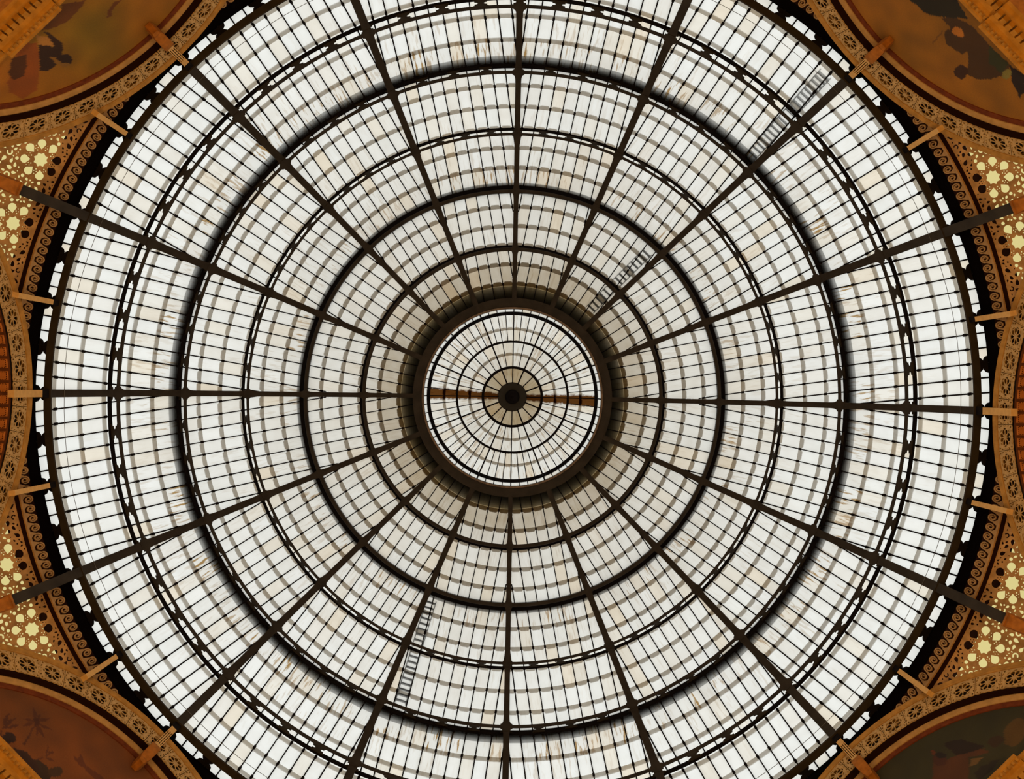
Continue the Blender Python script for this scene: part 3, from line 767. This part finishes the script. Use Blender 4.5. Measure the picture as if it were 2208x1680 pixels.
# ------------------------------------------------------------------ murals in the four arches, and the cornices below them
def lin(c): c = c / 255.0; return c / 12.92 if c <= 0.04045 else ((c + 0.055) / 1.055) ** 2.4
GAIN = (1.2, 1.4, 1.0); MG = {225: 1.15, 315: 1.0, 135: 0.80, 45: 0.80}
S = 2208 / 330.0
def zp(ox, oy, pts): return [(ox + x / S, oy + y / S) for x, y in pts]
def ell(cx, cy, rx, ry, rot=0.0, n=18): return [(cx + rx * cos(t) * cos(rot) - ry * sin(t) * sin(rot), cy + rx * cos(t) * sin(rot) + ry * sin(t) * cos(rot)) for t in [2 * pi * i / n for i in range(n)]]
def frond(cx, cy, an, L_, wd): return [(cx, cy), (cx + L_ * .5 * cos(an) - wd * sin(an), cy + L_ * .5 * sin(an) + wd * cos(an)), (cx + L_ * cos(an), cy + L_ * sin(an)), (cx + L_ * .5 * cos(an) + wd * sin(an), cy + L_ * .5 * sin(an) - wd * cos(an))]
PAINT = {
 225: ((0, 0), (128, 72, 4), (92, 66, 2), [
   ((74, 36, 4), [(880, 60), (1250, 0), (1150, 120), (1000, 300), (800, 400), (600, 440), (900, 130)]),
   ((78, 38, 5), [(1640, 30), (1750, -10), (1640, 130), (1600, 250), (1530, 270), (1560, 150)]),
   ((108, 50, 5), [(370, 620), (520, 620), (560, 760), (570, 1050), (540, 1300), (330, 1430), (150, 1330), (100, 1200), (200, 900), (250, 750)]),
   ((58, 26, 4), [(170, 850), (380, 780), (390, 900), (350, 1100), (200, 1160), (130, 1080)]),
   ((34, 13, 4), [(560, 640), (790, 680), (700, 560), (640, 450), (760, 500), (905, 630), (900, 760), (870, 850), (870, 920), (820, 930), (700, 1020), (580, 1030), (560, 800)]),
   ((30, 9, 3), ell(955, 860, 95, 75, 0.3)), ((125, 80, 38), [(530, 490), (700, 560), (790, 670), (620, 660), (540, 640)]),
   ((104, 66, 20), [(720, 820), (800, 830), (900, 910), (1010, 900), (1010, 950), (920, 970), (790, 900)])]),
 315: ((1878, 0), (126, 74, 8), (108, 66, 4), [
   ((20, 14, 5), [(540, -20), (680, 90), (760, 180), (900, 230), (1100, 250), (1390, 270), (1330, 150), (1230, -20)]),
   ((52, 28, 5), [(1010, 260), (1180, 250), (1400, 330), (1500, 420), (1560, 470), (1700, 640), (1900, 830), (2000, 930), (2000, 1010), (1880, 1090), (1740, 1140), (1600, 1150), (1480, 1110), (1400, 1090), (1400, 760), (1310, 780), (1080, 630), (1050, 480), (1150, 400)]),
   ((44, 18, 3), ell(1300, 1040, 100, 105, 0.5)), ((148, 84, 25), ell(1255, 465, 95, 65, 0.6)), ((34, 34, 12), [(1700, 640), (1990, 930), (1880, 1060), (1700, 900)]),
   ((84, 48, 8), [(1040, 420), (1010, 500), (890, 640), (870, 640), (990, 480)]),
   ((18, 4, 1), [(2000, 930), (2230, 1100), (2230, 1300), (2150, 1420), (2040, 1180)]), ((96, 82, 40), ell(1960, 1070, 60, 80, 0.8))]),
 135: ((0, 1430), (116, 56, 3), (98, 48, 3), [((78, 33, 3), frond(520, 850, t, L_, 26)) for t, L_ in ((-1.75, 240), (-1.1, 150), (-0.25, 220), (0.5, 270), (1.1, 280), (1.45, 220), (2.85, 230), (3.4, 200))]
   + [((72, 30, 3), [(500, 880), (525, 890), (350, 1180), (325, 1170)]), ((34, 9, 1), ell(130, 1082, 105, 80)), ((66, 24, 2), [(490, 800), (560, 800), (560, 900), (490, 890)])]
   + [((70, 28, 3), frond(40, 940, t, 260, 30)) for t in (-1.2, -0.7, -0.2, 1.9)]
   + [((80, 35, 4), frond(660, 1350, t, 160, 20)) for t in (-0.6, -1.3, 2.8, 0.5)]
   + [((46, 24, 4), ell(540, 1560, 220, 150, 0.6)), ((58, 32, 6), ell(800, 1570, 110, 70, -0.2)), ((48, 20, 3), [(180, 1220), (380, 1270), (540, 1450), (600, 1700), (450, 1640)]),
      ((84, 36, 4), [(1050, 1330), (1110, 1370), (1170, 1330), (1240, 1470), (1480, 1640), (1520, 1720), (1400, 1700), (1230, 1540), (1110, 1440)])]),
 45: ((1878, 1430), (40, 35, 14), (44, 36, 8), [
   ((72, 46, 8), ell(2080, 1000, 150, 220, 0.5)), ((26, 10, 1), [(1050, 1170), (1200, 1110), (1330, 1100), (1620, 1200), (1550, 1290), (1230, 1330)]),
   ((72, 34, 6), [(900, 1420), (1100, 1390), (1250, 1330), (1640, 1230), (1700, 1290), (1400, 1370), (1420, 1500), (1400, 1700), (880, 1700)]),
   ((62, 24, 4), ell(990, 1400, 105, 90, 0.3)), ((24, 10, 3), ell(1010, 1330, 80, 45)), ((96, 64, 30), [(1440, 1380), (1620, 1370), (1500, 1470), (1430, 1490)]),
   ((28, 16, 4), [(1600, 1480), (1860, 1380), (1750, 1550), (1560, 1673), (1480, 1600)]), ((44, 24, 6), ell(1800, 1130, 110, 75, -0.4)), ((90, 36, 8), ell(895, 1290, 32, 40, -0.5))]),
}
mm = bpy.data.materials.new('mural_paint'); mm.use_nodes = True
_n = mm.node_tree.nodes; _l = mm.node_tree.links; _b = _n['Principled BSDF']; _b.inputs['Roughness'].default_value = 0.9
_a = _n.new('ShaderNodeVertexColor'); _a.layer_name = 'paint'
_t = _n.new('ShaderNodeTexNoise'); _t.inputs['Scale'].default_value = 26; _t.inputs['Detail'].default_value = 4
_c = _n.new('ShaderNodeTexCoord'); _l.new(_c.outputs['Object'], _t.inputs['Vector'])
_r = _n.new('ShaderNodeMapRange'); _r.inputs['To Min'].default_value = 0.72; _r.inputs['To Max'].default_value = 1.28; _l.new(_t.outputs['Fac'], _r.inputs['Value'])
_m = _n.new('ShaderNodeVectorMath'); _m.operation = 'SCALE'; _l.new(_a.outputs['Color'], _m.inputs[0]); _l.new(_r.outputs['Result'], _m.inputs['Scale'])
_l.new(_m.outputs['Vector'], _b.inputs['Base Color'])
def pip(x, y, poly):
    c = False; j = len(poly) - 1
    for i in range(len(poly)):
        xi, yi = poly[i]; xj, yj = poly[j]
        if (yi > y) != (yj > y) and x < (xj - xi) * (y - yi) / (yj - yi) + xi: c = not c
        j = i
    return c
from mathutils import noise as mn
MLAB = {45: 'dark green arched wall mural with dim brown figures', 135: 'brown arched wall mural with faint palm trees', 225: 'ochre arched wall mural with a dark seated figure', 315: 'ochre arched wall mural with dark robed figures'}
for a, (org, c0, c1, shapes) in PAINT.items():
    DM = 18.505; RM = RC - 0.86; ang = rad(a)
    polys = []
    for col, pts in shapes:
        sh = [hit_plane(px, py, ang, DM) for px, py in zp(org[0], org[1], pts)]
        polys.append((col, sh, min(p[0] for p in sh), max(p[0] for p in sh), min(p[1] for p in sh), max(p[1] for p in sh)))
    step = 0.045; h0 = HS + 0.6
    verts = []; cols = []; idx = {}; faces = []
    ns_ = int(2 * RM / step)
    nh = int((RM - 0.6) / step) + 1
    for i in range(ns_ + 1):
        s_ = -RM + 2 * RM * i / ns_; top = HS + sqrt(max(0.0, RM * RM - s_ * s_))
        for j in range(nh + 1):
            h = h0 + (max(top, h0) - h0) * j / nh
            idx[i, j] = len(verts); verts.append((DM, s_, ZB + h))
            n1 = mn.noise((s_ * 0.35, h * 0.35, a)); n2 = mn.noise((s_ * 1.3, h * 1.3, a + 9))
            t = min(1, max(0, 0.5 + n1 * 1.2)); edge = min(1, max(0, (top - h) / 1.6))
            c = [c0[q] * (1 - t) + c1[q] * t for q in range(3)]
            f_ = 1 + 0.16 * n2; c = [x * f_ for x in c]
            for col, sh, x0, x1, y0, y1 in polys:
                ws, wh = s_ + 0.05 * mn.noise((s_ * 5, h * 5, 1)), h + 0.05 * mn.noise((s_ * 5, h * 5, 4))
                if x0 <= ws <= x1 and y0 <= wh <= y1 and pip(ws, wh, sh): c = [x * (1 + 0.15 * n2) for x in col]
            cols.append([min(0.9, lin(max(0, c[q])) * GAIN[q] * MG[a]) for q in range(3)] + [1])
    for i in range(ns_):
        for j in range(nh): faces.append((idx[i, j], idx[i + 1, j], idx[i + 1, j + 1], idx[i, j + 1]))
    nb = len(verts)             # thickness: a back face a centimetre behind
    rim = [idx[i, nh] for i in range(ns_ + 1)] + [idx[ns_, 0], idx[0, 0]]
    for q in rim: x, y, z = verts[q]; verts.append((x + 0.012, y, z)); cols.append([0.1, 0.05, 0.02, 1])
    for i in range(len(rim)): j = (i + 1) % len(rim); faces.append((rim[i], rim[j], nb + j, nb + i))
    me = bpy.data.meshes.new('arch_mural'); me.from_pydata(verts, [], faces)
    at = me.color_attributes.new('paint', 'FLOAT_COLOR', 'POINT'); at.data.foreach_set('color', [x for c in cols for x in c])
    me.materials.append(mm)
    o = ob('arch_mural', me, None, ang); tag(o, MLAB[a], 'mural', 'arched murals round the dome')
    # cornice: straight run with two forward breaks
    root = thing('lunette_cornice', 'orange moulded cornice with forward breaks under the %s' % MURAL[a], 'cornice', 'cornices under the murals', ang)
    def run(s0, s1, dx, name):
        b = MB(); P = [(18.5, 23.42), (17.92, 23.42), (17.92, 23.30), (17.97, 23.26), (17.97, 23.10), (18.06, 23.06), (18.10, 22.92), (18.20, 22.90), (18.20, 22.55), (18.30, 22.50), (18.34, 22.2), (18.5, 22.2)]
        b.sweep([[(min(18.6, R + (dx if R < 18.45 else 0)), s_, ZB + h) for R, h in P] for s_ in (s0, s1)]); b.build(name, M['cornice'], root)
        b = MB(); n = int((s1 - s0) / 0.15)
        for i in range(n):
            c = s0 + (i + 0.5) * (s1 - s0) / n; b.box(17.925 + dx, 18.0 + dx, c - 0.042, c + 0.042, ZB + 23.12, ZB + 23.25)
        b.build('egg_course', M['cornice'], root)
        b = MB(); n = int((s1 - s0) / 0.22)
        for i in range(n):
            c = s0 + (i + 0.5) * (s1 - s0) / n; b.box(18.05 + dx, 18.22 + dx, c - 0.085, c + 0.085, ZB + 22.66, ZB + 22.86)
        b.build('dentil_course', M['cornice'], root)
    run(-1.49, 1.49, 0.14, 'cornice_run'); run(3.57, 5.9, 0.14, 'cornice_run'); run(-5.9, -3.57, 0.14, 'cornice_run')
    run(1.49, 3.57, 0.0, 'forward_break'); run(-3.57, -1.49, 0.0, 'forward_break')
    b = MB(); b.box(18.25, 18.5, -5.9, 5.9, ZB + 20.5, ZB + 22.3); b.build('frieze_board', M['orange'], root)
